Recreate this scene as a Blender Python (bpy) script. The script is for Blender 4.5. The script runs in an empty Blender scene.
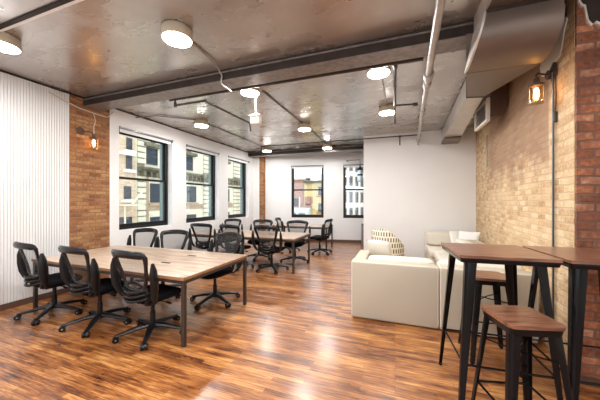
import bpy, math, random
from mathutils import Vector, Matrix
random.seed(7)
R = math.radians
sc = bpy.context.scene
col = sc.collection

# ------------------------------------------------------------------ camera, world, exposure
cam_d = bpy.data.cameras.new('camera'); cam = bpy.data.objects.new('camera', cam_d); col.objects.link(cam)
cam_d.sensor_width = 36; cam_d.lens = 264.0 / 600 * 36; cam_d.clip_start = .02; cam_d.clip_end = 300
cam_d.shift_y = 1 / 600
cam.location = (0, 0, 1.58); cam.rotation_euler = (R(90), 0, R(19.8))
sc.camera = cam
SKY = 2.5
LAMP = 190.0
sc.view_settings.view_transform = 'Standard'; sc.view_settings.look = 'None'
sc.view_settings.gamma = 1; sc.view_settings.use_curve_mapping = False
sc.view_settings.exposure = 0.15
w = bpy.data.worlds.new('sky'); sc.world = w; w.use_nodes = True
bg = w.node_tree.nodes['Background']
bg.inputs[0].default_value = (.86, .93, 1, 1); bg.inputs[1].default_value = SKY
sc.cycles.use_denoising = True
sc.cycles.max_bounces = 8; sc.cycles.diffuse_bounces = 5; sc.cycles.glossy_bounces = 4
sc.cycles.transparent_max_bounces = 12; sc.cycles.sample_clamp_indirect = 6
sc.cycles.caustics_reflective = False; sc.cycles.caustics_refractive = False

# ------------------------------------------------------------------ materials
def new_mat(name):
    m = bpy.data.materials.new(name); m.use_nodes = True
    nt = m.node_tree; return m, nt, nt.nodes['Principled BSDF']
def N(nt, t, **k):
    n = nt.nodes.new(t)
    for a, b in k.items(): setattr(n, a, b)
    return n
def ramp(nt, stops, interp='LINEAR'):
    r = N(nt, 'ShaderNodeValToRGB'); e = r.color_ramp.elements; r.color_ramp.interpolation = interp
    while len(e) < len(stops): e.new(.5)
    for i, (p, c) in enumerate(stops):
        e[i].position = p; e[i].color = tuple(c) + (1,) if len(c) == 3 else c
    return r
def plain(name, c, rough=.5, metal=0, noise=0, nscale=20, bump=0, spec=None, emit=None, es=0, coat=0):
    m, nt, b = new_mat(name)
    b.inputs['Base Color'].default_value = (*c, 1); b.inputs['Roughness'].default_value = rough
    b.inputs['Metallic'].default_value = metal
    if spec is not None: b.inputs['Specular IOR Level'].default_value = spec
    if coat: b.inputs['Coat Weight'].default_value = coat; b.inputs['Coat Roughness'].default_value = .15
    if emit: b.inputs['Emission Color'].default_value = (*emit, 1); b.inputs['Emission Strength'].default_value = es
    tc = N(nt, 'ShaderNodeTexCoord'); n = N(nt, 'ShaderNodeTexNoise')
    n.inputs['Scale'].default_value = nscale; n.inputs['Detail'].default_value = 4
    nt.links.new(tc.outputs['Object'], n.inputs['Vector'])
    if noise:
        r = ramp(nt, [(.3, [x * (1 - noise) for x in c]), (.7, [min(1, x * (1 + noise)) for x in c])])
        nt.links.new(n.outputs['Fac'], r.inputs[0]); nt.links.new(r.outputs[0], b.inputs['Base Color'])
    if bump:
        bp = N(nt, 'ShaderNodeBump'); bp.inputs['Strength'].default_value = bump; bp.inputs['Distance'].default_value = .01
        nt.links.new(n.outputs['Fac'], bp.inputs['Height']); nt.links.new(bp.outputs[0], b.inputs['Normal'])
    return m

def brick_mat(name, stops, mortar, bw=.21, rh=.072, ms=.009, rough=.85, dirt=None, patch=None, wob=.018, mixn=.45):
    """courses run along local x, stacked in local z"""
    m, nt, b = new_mat(name); L = nt.links.new
    tc = N(nt, 'ShaderNodeTexCoord'); sp = N(nt, 'ShaderNodeSeparateXYZ'); cb = N(nt, 'ShaderNodeCombineXYZ')
    L(tc.outputs['Object'], sp.inputs[0])
    ad = N(nt, 'ShaderNodeMath', operation='ADD'); L(sp.outputs[0], ad.inputs[0]); L(sp.outputs[1], ad.inputs[1])
    L(ad.outputs[0], cb.inputs[0]); L(sp.outputs[2], cb.inputs[1])
    wn = N(nt, 'ShaderNodeTexNoise'); wn.inputs['Scale'].default_value = 9; wn.inputs['Detail'].default_value = 3
    L(tc.outputs['Object'], wn.inputs['Vector'])
    sub = N(nt, 'ShaderNodeVectorMath', operation='SUBTRACT'); L(wn.outputs['Color'], sub.inputs[0]); sub.inputs[1].default_value = (.5, .5, .5)
    scl = N(nt, 'ShaderNodeVectorMath', operation='SCALE'); L(sub.outputs[0], scl.inputs[0]); scl.inputs['Scale'].default_value = wob
    av = N(nt, 'ShaderNodeVectorMath', operation='ADD'); L(cb.outputs[0], av.inputs[0]); L(scl.outputs[0], av.inputs[1])
    br = N(nt, 'ShaderNodeTexBrick'); L(av.outputs[0], br.inputs['Vector'])
    br.inputs['Color1'].default_value = (0, 0, 0, 1); br.inputs['Color2'].default_value = (1, 1, 1, 1); br.inputs['Mortar'].default_value = (.5, .5, .5, 1)
    br.inputs['Scale'].default_value = 1; br.inputs['Mortar Size'].default_value = ms; br.inputs['Mortar Smooth'].default_value = .4
    br.inputs['Brick Width'].default_value = bw; br.inputs['Row Height'].default_value = rh
    rp = ramp(nt, stops)
    nn = N(nt, 'ShaderNodeTexNoise'); nn.inputs['Scale'].default_value = 25; nn.inputs['Detail'].default_value = 6
    L(tc.outputs['Object'], nn.inputs['Vector'])
    mx0 = N(nt, 'ShaderNodeMix', data_type='FLOAT'); mx0.inputs[0].default_value = mixn
    L(br.outputs['Color'], mx0.inputs[2]); L(nn.outputs['Fac'], mx0.inputs[3]); L(mx0.outputs[0], rp.inputs[0])
    mx = N(nt, 'ShaderNodeMix', data_type='RGBA'); L(br.outputs['Fac'], mx.inputs[0]); L(rp.outputs[0], mx.inputs[6]); mx.inputs[7].default_value = (*mortar, 1)
    out = mx.outputs[2]
    if dirt:
        dn = N(nt, 'ShaderNodeTexNoise'); dn.inputs['Scale'].default_value = 2.2; dn.inputs['Detail'].default_value = 6; L(tc.outputs['Object'], dn.inputs['Vector'])
        dr = ramp(nt, [(.42, (0, 0, 0)), (.66, (1, 1, 1))]); L(dn.outputs['Fac'], dr.inputs[0])
        mul = N(nt, 'ShaderNodeMath', operation='MULTIPLY'); L(dr.outputs[0], mul.inputs[0]); mul.inputs[1].default_value = dirt[1]
        m2 = N(nt, 'ShaderNodeMix', data_type='RGBA'); L(mul.outputs[0], m2.inputs[0]); L(out, m2.inputs[6]); m2.inputs[7].default_value = (*dirt[0], 1)
        out = m2.outputs[2]
    if patch:   # old stripped area: above local z with ragged noise edge, local x beyond x0
        (pc, z0, x0, x1, amt) = patch
        pn = N(nt, 'ShaderNodeTexNoise'); pn.inputs['Scale'].default_value = 3; pn.inputs['Detail'].default_value = 8; L(tc.outputs['Object'], pn.inputs['Vector'])
        def sm(src, a, c):
            mr = N(nt, 'ShaderNodeMapRange'); mr.inputs[1].default_value = a; mr.inputs[2].default_value = c; L(src, mr.inputs[0]); return mr.outputs[0]
        za = N(nt, 'ShaderNodeMath', operation='ADD'); L(sp.outputs[2], za.inputs[0]); L(pn.outputs['Fac'], za.inputs[1])
        a1 = sm(za.outputs[0], z0 + .35, z0 + .75); a2 = sm(sp.outputs[0], x0, x0 + .05); a3 = sm(sp.outputs[0], x1 + .6, x1)
        q = N(nt, 'ShaderNodeMath', operation='MULTIPLY'); L(a1, q.inputs[0]); L(a2, q.inputs[1])
        q2 = N(nt, 'ShaderNodeMath', operation='MULTIPLY'); L(q.outputs[0], q2.inputs[0]); L(a3, q2.inputs[1])
        q3 = N(nt, 'ShaderNodeMath', operation='MULTIPLY'); L(q2.outputs[0], q3.inputs[0]); q3.inputs[1].default_value = amt
        m3 = N(nt, 'ShaderNodeMix', data_type='RGBA'); L(q3.outputs[0], m3.inputs[0]); L(out, m3.inputs[6]); m3.inputs[7].default_value = (*pc, 1)
        out = m3.outputs[2]
    L(out, b.inputs['Base Color']); b.inputs['Roughness'].default_value = rough
    inv = N(nt, 'ShaderNodeMath', operation='SUBTRACT'); inv.inputs[0].default_value = 1; L(br.outputs['Fac'], inv.inputs[1])
    ma = N(nt, 'ShaderNodeMath', operation='MULTIPLY_ADD'); L(nn.outputs['Fac'], ma.inputs[0]); ma.inputs[1].default_value = .9; L(inv.outputs[0], ma.inputs[2])
    bp = N(nt, 'ShaderNodeBump'); bp.inputs['Strength'].default_value = .7; bp.inputs['Distance'].default_value = .008
    L(ma.outputs[0], bp.inputs['Height']); L(bp.outputs[0], b.inputs['Normal'])
    return m

def floor_mat():
    m, nt, b = new_mat('hardwood'); L = nt.links.new
    tc = N(nt, 'ShaderNodeTexCoord')
    br = N(nt, 'ShaderNodeTexBrick'); L(tc.outputs['Object'], br.inputs['Vector'])
    br.offset = .37; br.offset_frequency = 3
    br.inputs['Color1'].default_value = (0, 0, 0, 1); br.inputs['Color2'].default_value = (1, 1, 1, 1); br.inputs['Mortar'].default_value = (.2, .2, .2, 1)
    br.inputs['Scale'].default_value = 1; br.inputs['Mortar Size'].default_value = .0012; br.inputs['Mortar Smooth'].default_value = .1
    br.inputs['Brick Width'].default_value = .75; br.inputs['Row Height'].default_value = .050
    mp = N(nt, 'ShaderNodeMapping'); mp.inputs['Scale'].default_value = (1.9, 24, 1); L(tc.outputs['Object'], mp.inputs[0])
    g = N(nt, 'ShaderNodeTexNoise'); g.inputs['Scale'].default_value = 2.2; g.inputs['Detail'].default_value = 7; g.inputs['Roughness'].default_value = .62; g.inputs['Distortion'].default_value = .6
    L(mp.outputs[0], g.inputs['Vector'])
    m2p = N(nt, 'ShaderNodeMapping'); m2p.inputs['Scale'].default_value = (1.4, 3.2, 1); L(tc.outputs['Object'], m2p.inputs[0])
    g2 = N(nt, 'ShaderNodeTexNoise'); g2.inputs['Scale'].default_value = 1.6; g2.inputs['Detail'].default_value = 5; L(m2p.outputs[0], g2.inputs['Vector'])
    a = N(nt, 'ShaderNodeMath', operation='MULTIPLY_ADD'); L(br.outputs['Color'], a.inputs[0]); a.inputs[1].default_value = .22
    t = N(nt, 'ShaderNodeMath', operation='MULTIPLY_ADD'); L(g.outputs['Fac'], t.inputs[0]); t.inputs[1].default_value = .95; t.inputs[2].default_value = -.16
    L(t.outputs[0], a.inputs[2])
    c = N(nt, 'ShaderNodeMath', operation='MULTIPLY_ADD'); L(g2.outputs['Fac'], c.inputs[0]); c.inputs[1].default_value = .5; L(a.outputs[0], c.inputs[2])
    rp = ramp(nt, [(.36, (.020, .006, .003)), (.48, (.085, .025, .009)), (.59, (.20, .064, .017)), (.72, (.35, .128, .032)), (.90, (.58, .28, .09))])
    L(c.outputs[0], rp.inputs[0])
    mx = N(nt, 'ShaderNodeMix', data_type='RGBA'); L(br.outputs['Fac'], mx.inputs[0]); L(rp.outputs[0], mx.inputs[6]); mx.inputs[7].default_value = (.05, .018, .008, 1)
    L(mx.outputs[2], b.inputs['Base Color'])
    rr = N(nt, 'ShaderNodeMapRange'); L(g2.outputs['Fac'], rr.inputs[0]); rr.inputs[1].default_value = .3; rr.inputs[2].default_value = .7; rr.inputs[3].default_value = .26; rr.inputs[4].default_value = .42
    L(rr.outputs[0], b.inputs['Roughness']); b.inputs['Coat Weight'].default_value = .6; b.inputs['Coat Roughness'].default_value = .22
    bp = N(nt, 'ShaderNodeBump'); bp.inputs['Strength'].default_value = .25; bp.inputs['Distance'].default_value = .004
    ad = N(nt, 'ShaderNodeMath', operation='SUBTRACT'); L(g.outputs['Fac'], ad.inputs[0]); L(br.outputs['Fac'], ad.inputs[1])
    L(ad.outputs[0], bp.inputs['Height']); L(bp.outputs[0], b.inputs['Normal'])
    return m

def wood_mat(name, stops, rough=.4, sx=1.2, sy=14, coat=.2, planks=0):
    m, nt, b = new_mat(name); L = nt.links.new
    tc = N(nt, 'ShaderNodeTexCoord'); mp = N(nt, 'ShaderNodeMapping'); mp.inputs['Scale'].default_value = (sx, sy, sy); L(tc.outputs['Object'], mp.inputs[0])
    g = N(nt, 'ShaderNodeTexNoise'); g.inputs['Scale'].default_value = 2; g.inputs['Detail'].default_value = 6; g.inputs['Distortion'].default_value = 1.1
    L(mp.outputs[0], g.inputs['Vector']); src = g.outputs['Fac']
    if planks:
        br = N(nt, 'ShaderNodeTexBrick'); L(tc.outputs['Object'], br.inputs['Vector'])
        br.inputs['Color1'].default_value = (0, 0, 0, 1); br.inputs['Color2'].default_value = (1, 1, 1, 1); br.inputs['Mortar'].default_value = (.3, .3, .3, 1)
        br.inputs['Scale'].default_value = 1; br.inputs['Mortar Size'].default_value = .001
        br.inputs['Brick Width'].default_value = 1.3; br.inputs['Row Height'].default_value = planks
        mm = N(nt, 'ShaderNodeMath', operation='MULTIPLY_ADD'); L(br.outputs['Color'], mm.inputs[0]); mm.inputs[1].default_value = .22
        s2 = N(nt, 'ShaderNodeMath', operation='SUBTRACT'); L(src, s2.inputs[0]); s2.inputs[1].default_value = .1; L(s2.outputs[0], mm.inputs[2]); src = mm.outputs[0]
    rp = ramp(nt, stops); L(src, rp.inputs[0]); L(rp.outputs[0], b.inputs['Base Color'])
    b.inputs['Roughness'].default_value = rough; b.inputs['Coat Weight'].default_value = coat; b.inputs['Coat Roughness'].default_value = .25
    bp = N(nt, 'ShaderNodeBump'); bp.inputs['Strength'].default_value = .2; bp.inputs['Distance'].default_value = .003
    L(src, bp.inputs['Height']); L(bp.outputs[0], b.inputs['Normal'])
    return m

def ceiling_mat():
    m, nt, b = new_mat('painted_ceiling'); L = nt.links.new
    tc = N(nt, 'ShaderNodeTexCoord')
    n1 = N(nt, 'ShaderNodeTexNoise'); n1.inputs['Scale'].default_value = .8; n1.inputs['Detail'].default_value = 8; n1.inputs['Roughness'].default_value = .62; n1.inputs['Distortion'].default_value = .1
    L(tc.outputs['Object'], n1.inputs['Vector'])
    mp = N(nt, 'ShaderNodeMapping'); mp.inputs['Rotation'].default_value = (0, 0, R(18)); mp.inputs['Scale'].default_value = (1, 2, 1); L(tc.outputs['Object'], mp.inputs[0])
    n2 = N(nt, 'ShaderNodeTexNoise'); n2.inputs['Scale'].default_value = 1.6; n2.inputs['Detail'].default_value = 8; n2.inputs['Distortion'].default_value = .3
    L(mp.outputs[0], n2.inputs['Vector'])
    mx = N(nt, 'ShaderNodeMix', data_type='FLOAT'); mx.inputs[0].default_value = .18; L(n1.outputs['Fac'], mx.inputs[2]); L(n2.outputs['Fac'], mx.inputs[3])
    rp = ramp(nt, [(.3, (.40, .365, .34)), (.5, (.51, .48, .455)), (.68, (.62, .605, .59))]); L(mx.outputs[0], rp.inputs[0])
    L(rp.outputs[0], b.inputs['Base Color'])
    b.inputs['Metallic'].default_value = .7; b.inputs['Specular IOR Level'].default_value = .8
    rr = N(nt, 'ShaderNodeMapRange'); L(n2.outputs['Fac'], rr.inputs[0]); rr.inputs[1].default_value = .3; rr.inputs[2].default_value = .7; rr.inputs[3].default_value = .2; rr.inputs[4].default_value = .36
    L(rr.outputs[0], b.inputs['Roughness'])
    bp = N(nt, 'ShaderNodeBump'); bp.inputs['Strength'].default_value = .12; bp.inputs['Distance'].default_value = .03
    L(n1.outputs['Fac'], bp.inputs['Height']); L(bp.outputs[0], b.inputs['Normal'])
    return m

def glass_mat(name='glass', fac=.07, tint=(.96, .98, .98)):
    m, nt, b = new_mat(name); nt.nodes.remove(b)
    out = nt.nodes['Material Output']; t = N(nt, 'ShaderNodeBsdfTransparent'); t.inputs[0].default_value = (*tint, 1)
    g = N(nt, 'ShaderNodeBsdfGlossy'); g.inputs['Roughness'].default_value = .03
    mx = N(nt, 'ShaderNodeMixShader'); mx.inputs[0].default_value = fac
    nt.links.new(t.outputs[0], mx.inputs[1]); nt.links.new(g.outputs[0], mx.inputs[2]); nt.links.new(mx.outputs[0], out.inputs[0])
    return m
def mesh_fabric():
    m, nt, b = new_mat('chair_mesh'); out = nt.nodes['Material Output']
    b.inputs['Base Color'].default_value = (.03, .028, .028, 1); b.inputs['Roughness'].default_value = .7
    t = N(nt, 'ShaderNodeBsdfTransparent'); mx = N(nt, 'ShaderNodeMixShader'); mx.inputs[0].default_value = .42
    nt.links.new(t.outputs[0], mx.inputs[1]); nt.links.new(b.outputs[0], mx.inputs[2]); nt.links.new(mx.outputs[0], out.inputs[0])
    return m
def fabric(name, c, nscale=260, stripe=None):
    m = plain(name, c, .9, noise=.07, nscale=nscale, bump=.25, spec=.2)
    return m
def dash_mat():
    m, nt, b = new_mat('dashed_fabric'); L = nt.links.new
    tc = N(nt, 'ShaderNodeTexCoord')
    br = N(nt, 'ShaderNodeTexBrick'); L(tc.outputs['UV'], br.inputs['Vector'])
    br.inputs['Scale'].default_value = 1; br.inputs['Brick Width'].default_value = .066; br.inputs['Row Height'].default_value = .135
    br.inputs['Mortar Size'].default_value = .017; br.inputs['Mortar Smooth'].default_value = 0; br.offset = .5
    br.inputs['Color1'].default_value = (.10, .09, .075, 1); br.inputs['Color2'].default_value = (.22, .19, .13, 1); br.inputs['Mortar'].default_value = (.80, .74, .58, 1)
    L(br.outputs['Color'], b.inputs['Base Color']); b.inputs['Roughness'].default_value = .9
    return m

M = {}
M['white'] = plain('white_paint', (.80, .79, .775), .55, noise=.012, nscale=3)
M['shiplap'] = plain('white_beadboard', (.72, .715, .71), .5)
M['tan_wall'] = brick_mat('tan_brick', [(.22, (.34, .18, .08)), (.42, (.56, .36, .18)), (.58, (.70, .51, .30)), (.8, (.82, .68, .48))], (.56, .41, .26), wob=.028, mixn=.66, ms=.011,
                          dirt=((.78, .60, .38), .45), patch=((.27, .15, .095), 1.95, .52, 3.2, .72))
M['red_wall'] = brick_mat('red_brick', [(.25, (.15, .05, .026)), (.45, (.36, .12, .052)), (.6, (.50, .20, .10)), (.8, (.66, .42, .28))], (.22, .12, .08), rh=.078, ms=.012, dirt=((.10, .04, .025), .6), wob=.035, mixn=.7)
M['pier'] = brick_mat('pier_brick', [(.2, (.10, .03, .014)), (.42, (.24, .09, .035)), (.6, (.38, .18, .07)), (.85, (.56, .34, .16))], (.22, .12, .06), dirt=((.36, .19, .08), .5), wob=.03, mixn=.65, rh=.068)
M['floor'] = floor_mat()
M['ceiling'] = ceiling_mat()
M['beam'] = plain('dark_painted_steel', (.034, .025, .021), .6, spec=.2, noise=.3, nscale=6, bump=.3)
M['soffit'] = plain('grey_weathered_steel', (.24, .215, .205), .4, metal=.4, noise=.25, nscale=14, bump=.4)
M['black'] = plain('black_frame', (.010, .010, .010), .35, spec=.3)
M['teal'] = plain('verdigris_jamb', (.15, .22, .20), .5)
M['glass'] = glass_mat()
M['darkbase'] = plain('dark_baseboard', (.10, .055, .04), .5)
M['trim'] = plain('white_trim', (.82, .82, .81), .4)
M['blind'] = plain('roller_fabric', (.86, .87, .87), .8)
M['greymetal'] = plain('grey_metal', (.30, .30, .31), .35, metal=.7)
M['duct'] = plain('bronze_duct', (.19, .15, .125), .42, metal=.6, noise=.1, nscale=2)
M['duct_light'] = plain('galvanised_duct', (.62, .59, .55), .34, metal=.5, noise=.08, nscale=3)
M['pipe'] = plain('pale_painted_pipe', (.42, .39, .365), .35, metal=.5, noise=.15, nscale=10)
M['blackpipe'] = plain('black_pipe', (.05, .042, .038), .4, metal=.3)
M['conduit'] = plain('grey_conduit', (.22, .20, .19), .4, metal=.5)
M['lamp_body'] = plain('beige_lamp_housing', (.52, .45, .34), .5)
M['lamp'] = plain('lit_diffuser', (.9, .9, .85), .5, emit=(1, .985, .97), es=LAMP)
M['bulb'] = plain('warm_bulb', (.9, .7, .4), .5, emit=(1, .55, .18), es=28)
M['lantern_glass'] = glass_mat('amber_glass', .12, (1, .86, .62))
M['brass'] = plain('aged_brass', (.42, .30, .15), .35, metal=.8)
M['rust'] = plain('rusty_iron', (.10, .055, .04), .6, metal=.4, noise=.3)
M['table'] = wood_mat('oak_tabletop', [(.3, (.27, .17, .115)), (.5, (.43, .31, .225)), (.7, (.56, .44, .34))], .36, 1.0, 12, .35, planks=.14)
M['table_edge'] = wood_mat('oak_edge', [(.3, (.22, .095, .04)), (.7, (.42, .21, .10))], .5, 1.5, 20)
M['steel_leg'] = plain('dark_steel', (.07, .06, .054), .3, metal=.6)
M['walnut'] = wood_mat('walnut_top', [(.25, (.045, .016, .010)), (.45, (.16, .062, .034)), (.62, (.28, .12, .068)), (.8, (.40, .20, .12))], .3, 2.0, 22, .4)
M['gunmetal'] = plain('black_gunmetal', (.005, .005, .006), .16, spec=.22)
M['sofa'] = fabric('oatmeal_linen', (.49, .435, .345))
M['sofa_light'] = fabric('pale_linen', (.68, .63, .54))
M['piping'] = fabric('cream_piping', (.74, .68, .58))
M['pillow'] = fabric('white_cushion', (.82, .80, .76))
M['dash'] = dash_mat()
M['plastic'] = plain('black_plastic', (.007, .007, .008), .28, spec=.3)
M['frame_gloss'] = plain('black_back_frame', (.008, .008, .009), .24, spec=.35)
M['arm_pad'] = plain('black_arm_pad', (.007, .007, .008), .3, spec=.3)
M['seat'] = plain('black_fabric', (.006, .006, .008), .9, spec=.1, noise=.3, nscale=120, bump=.3)
M['mesh'] = mesh_fabric()
M['chrome'] = plain('castor_hub', (.35, .35, .36), .3, metal=.8)
M['beige_plastic'] = plain('beige_plastic', (.72, .68, .60), .5)
M['cable'] = plain('pale_cable', (.60, .52, .42), .6)

# ------------------------------------------------------------------ mesh builder
class MB:
    def __init__(s): s.v = []; s.f = []; s.uv = None; s.sm = []
    def add(s, vs, fs, smooth=False):
        o = len(s.v); s.v += [tuple(v) for v in vs]
        for f in fs: s.f.append([i + o for i in f]); s.sm.append(smooth)
        return s
    def box(s, x0, x1, y0, y1, z0, z1, mat=None):
        v = [Vector(p) for p in ((x0,y0,z0),(x1,y0,z0),(x1,y1,z0),(x0,y1,z0),(x0,y0,z1),(x1,y0,z1),(x1,y1,z1),(x0,y1,z1))]
        if mat: v = [mat @ p for p in v]
        return s.add(v, [(3,2,1,0),(4,5,6,7),(0,1,5,4),(1,2,6,5),(2,3,7,6),(3,0,4,7)])
    def rbox(s, x0, x1, y0, y1, z0, z1, r=.02, n=3, mat=None):
        """box with rounded edges: superellipsoid-like from bevelled bmesh"""
        import bmesh
        bm = bmesh.new(); bmesh.ops.create_cube(bm, size=1)
        for v in bm.verts: v.co = Vector(((x0+x1)/2+v.co.x*(x1-x0), (y0+y1)/2+v.co.y*(y1-y0), (z0+z1)/2+v.co.z*(z1-z0)))
        bmesh.ops.bevel(bm, geom=bm.edges[:], offset=r, segments=n, profile=.5, affect='EDGES')
        bm.verts.index_update()
        vs = [mat @ v.co if mat else v.co.copy() for v in bm.verts]; fs = [[v.index for v in f.verts] for f in bm.faces]
        bm.free(); return s.add(vs, fs, True)
    def prism(s, poly, axis, a, b, smooth=False):
        """poly: 2D points; axis 'x': (y,z), 'y': (x,z), 'z': (x,y)"""
        def P(p, t): return {'x': (t, p[0], p[1]), 'y': (p[0], t, p[1]), 'z': (p[0], p[1], t)}[axis]
        n = len(poly); v = [P(p, a) for p in poly] + [P(p, b) for p in poly]
        return s.add(v, [list(range(n))[::-1], list(range(n, 2*n))] + [(i, (i+1) % n, n+(i+1) % n, n+i) for i in range(n)], smooth)
    def tube(s, pts, r, seg=8, closed=False, flat=1.0, up=(0, 0, 1), caps=True):
        pts = [Vector(p) for p in pts]; n = len(pts)
        rs = r if isinstance(r, (list, tuple)) else [r] * n
        o = len(s.v); vs = []; up = Vector(up)
        for i, p in enumerate(pts):
            a = pts[(i-1) % n] if (closed or i > 0) else p; b = pts[(i+1) % n] if (closed or i < n-1) else p
            t = (b - a).normalized(); u = up - t * up.dot(t)
            if u.length < 1e-3: u = Vector((1, 0, 0)) - t * t.x
            if u.length < 1e-3: u = Vector((0, 1, 0))
            u.normalize(); w_ = t.cross(u)
            for k in range(seg):
                an = 2 * math.pi * k / seg
                vs.append(p + u * math.cos(an) * rs[i] * flat + w_ * math.sin(an) * rs[i])
        fs = []
        for i in range(n if closed else n - 1):
            j = (i + 1) % n
            for k in range(seg): fs.append((i*seg+k, i*seg+(k+1) % seg, j*seg+(k+1) % seg, j*seg+k))
        if not closed and caps: fs += [list(range(seg))[::-1], list(range((n-1)*seg, n*seg))]
        return s.add(vs, fs, True)
    def lathe(s, prof, seg=24, mat=None, loc=(0, 0, 0)):
        vs = []; L = Vector(loc)
        for (r_, z) in prof:
            for k in range(seg):
                a = 2*math.pi*k/seg; p = Vector((r_*math.cos(a), r_*math.sin(a), z))
                vs.append((mat @ p if mat else p) + L)
        fs = [(i*seg+k, i*seg+(k+1) % seg, (i+1)*seg+(k+1) % seg, (i+1)*seg+k) for i in range(len(prof)-1) for k in range(seg)]
        fs += [list(range(seg))[::-1], list(range((len(prof)-1)*seg, len(prof)*seg))]
        return s.add(vs, fs, True)
    def loft(s, rings, caps=True, smooth=True):
        n = len(rings[0]); vs = [p for r_ in rings for p in r_]
        fs = [(i*n+k, i*n+(k+1) % n, (i+1)*n+(k+1) % n, (i+1)*n+k) for i in range(len(rings)-1) for k in range(n)]
        if caps: fs += [list(range(n))[::-1], list(range((len(rings)-1)*n, len(rings)*n))]
        return s.add(vs, fs, smooth)
    def sheet(s, grid, th=0, smooth=True):
        """grid[i][j] of points -> surface (with thickness via offset along normal approx)"""
        nu = len(grid); nv = len(grid[0]); vs = [Vector(p) for r_ in grid for p in r_]
        fs = [(i*nv+j, (i+1)*nv+j, (i+1)*nv+j+1, i*nv+j+1) for i in range(nu-1) for j in range(nv-1)]
        return s.add(vs, fs, smooth)
    def build(s, name, mat, parent=None, loc=None, rot=None, uvf=None, autosmooth=True):
        me = bpy.data.meshes.new(name); me.from_pydata(s.v, [], s.f); me.validate(); me.materials.append(mat)
        import bmesh
        bm = bmesh.new(); bm.from_mesh(me); bmesh.ops.recalc_face_normals(bm, faces=bm.faces[:]); bm.to_mesh(me); bm.free()
        for i, p in enumerate(me.polygons): p.use_smooth = s.sm[i] if i < len(s.sm) else False
        try:
            if any(s.sm): me.set_sharp_from_angle(angle=R(40))
        except Exception: pass
        if uvf:
            uv = me.uv_layers.new(name='UVMap')
            for l in me.loops: uv.data[l.index].uv = uvf(me.vertices[l.vertex_index].co)
        o = bpy.data.objects.new(name, me); col.objects.link(o)
        if parent: o.parent = parent
        if loc: o.location = loc
        if rot is not None: o.rotation_euler = (0, 0, rot)
        return o

def tag(o, label=None, cat=None, group=None, kind=None):
    if label: o['label'] = label
    if cat: o['category'] = cat
    if group: o['group'] = group
    if kind: o['kind'] = kind
    return o
def empty(name, loc=(0, 0, 0), rz=0):
    o = bpy.data.objects.new(name, None); col.objects.link(o); o.location = loc; o.rotation_euler = (0, 0, rz); o.empty_display_size = .1
    return o
def struct(o): o['kind'] = 'structure'; return o
def copy_tree(o, parent=None):
    c = o.copy(); col.objects.link(c); c.parent = parent
    for ch in [x for x in list(bpy.data.objects) if x.parent == o]: copy_tree(ch, c)
    return c

# ------------------------------------------------------------------ the room
CH = 3.46; XL = -5.33
struct(MB().box(-6.2, 3.6, -3.2, 11.6, -.12, 0).build('floor', M['floor']))
struct(MB().box(-6.2, 3.6, -3.2, 11.6, CH, CH + .2).build('ceiling', M['ceiling']))

# beadboard wall (real grooves), y -3..2.96
m = MB(); pts = [(XL - .25, -3.0)]; y = -3.0
while y < 2.955:
    for dy, dx in ((0, 0), (.027, 0), (.030, -.010), (.033, -.010)):
        if y + dy < 2.96: pts.append((XL + dx, y + dy))
    y += .0355
pts += [(XL, 2.96), (XL - .25, 2.96)]
m.prism(pts, 'z', 0, CH); struct(m.build('wall_beadboard', M['shiplap']))
struct(MB().box(XL, XL + .018, -3.0, 2.955, 0, .09).build('baseboard_left', M['darkbase']))

# brick pier, local x runs along world y
o = MB().box(0, .69, 0, .25, 0, CH).build('wall_pier', M['pier'], loc=(XL, 2.96, 0), rot=R(90)); struct(o)

# window wall
WZ0, WZ1 = .97, 3.12
WINS = [(3.84, 5.22), (5.69, 7.11), (7.6, 8.97)]
m = MB(); T = XL - .38
ys = [3.65] + [v for w_ in WINS for v in w_] + [10.3]
for i in range(0, len(ys), 2): m.box(T, XL, ys[i], ys[i+1], 0, CH)
for a, b in WINS: m.box(T, XL, a, b, 0, WZ0); m.box(T, XL, a, b, WZ1, CH)
struct(m.build('wall_left', M['white']))
struct(MB().box(XL, XL + .015, 3.66, 9.3, 0, .12).build('baseboard_window_wall', M['trim']))

def sash_window(n, mat, wdt, z0, z1, teal=True, meet=2.07):
    """local: x along the wall, y outward (0 = glazing plane), interior at -y"""
    g = empty('window_%d' % n); g.matrix_world = mat; g['kind'] = 'structure'
    f = MB(); t = .055
    f.box(0, t, -.02, .09, z0, z1); f.box(wdt - t, wdt, -.02, .09, z0, z1)
    f.box(t, wdt - t, -.02, .09, z0, z0 + .05); f.box(t, wdt - t, -.02, .09, z1 - .05, z1)
    f.build('window_frame', M['black'], g)
    s1 = MB(); a, b = t, wdt - t
    s1.box(a, b, 0, .035, z0 + .05, z0 + .12); s1.box(a, b, 0, .035, meet - .02, meet + .03); s1.box(a, a + .04, 0, .035, z0 + .12, meet - .02); s1.box(b - .04, b, 0, .035, z0 + .12, meet - .02)
    so = s1.build('lower_sash', M['black'], g)
    MB().box(a + .04, b - .04, .014, .02, z0 + .12, meet - .02).build('pane', M['glass'], so)
    s2 = MB(); s2.box(a, b, .045, .08, z1 - .10, z1 - .05); s2.box(a, b, .045, .08, meet - .01, meet + .035)
    s2.box(a, a + .035, .045, .08, meet + .035, z1 - .1); s2.box(b - .035, b, .045, .08, meet + .035, z1 - .1)
    so2 = s2.build('upper_sash', M['black'], g)
    MB().box(a + .035, b - .035, .06, .066, meet + .035, z1 - .1).build('pane', M['glass'], so2)
    if teal:
        tj = MB(); tj.box(b - .005, b + .02, .095, .19, z0, z1); tj.box(a - .02, a + .005, .095, .19, z0, z1); tj.build('outer_jamb', M['teal'], g)
    MB().box(-.03, wdt + .03, .09, .30, z0 - .06, z0).build('window_sill', M['white'], g)
    return g
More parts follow.
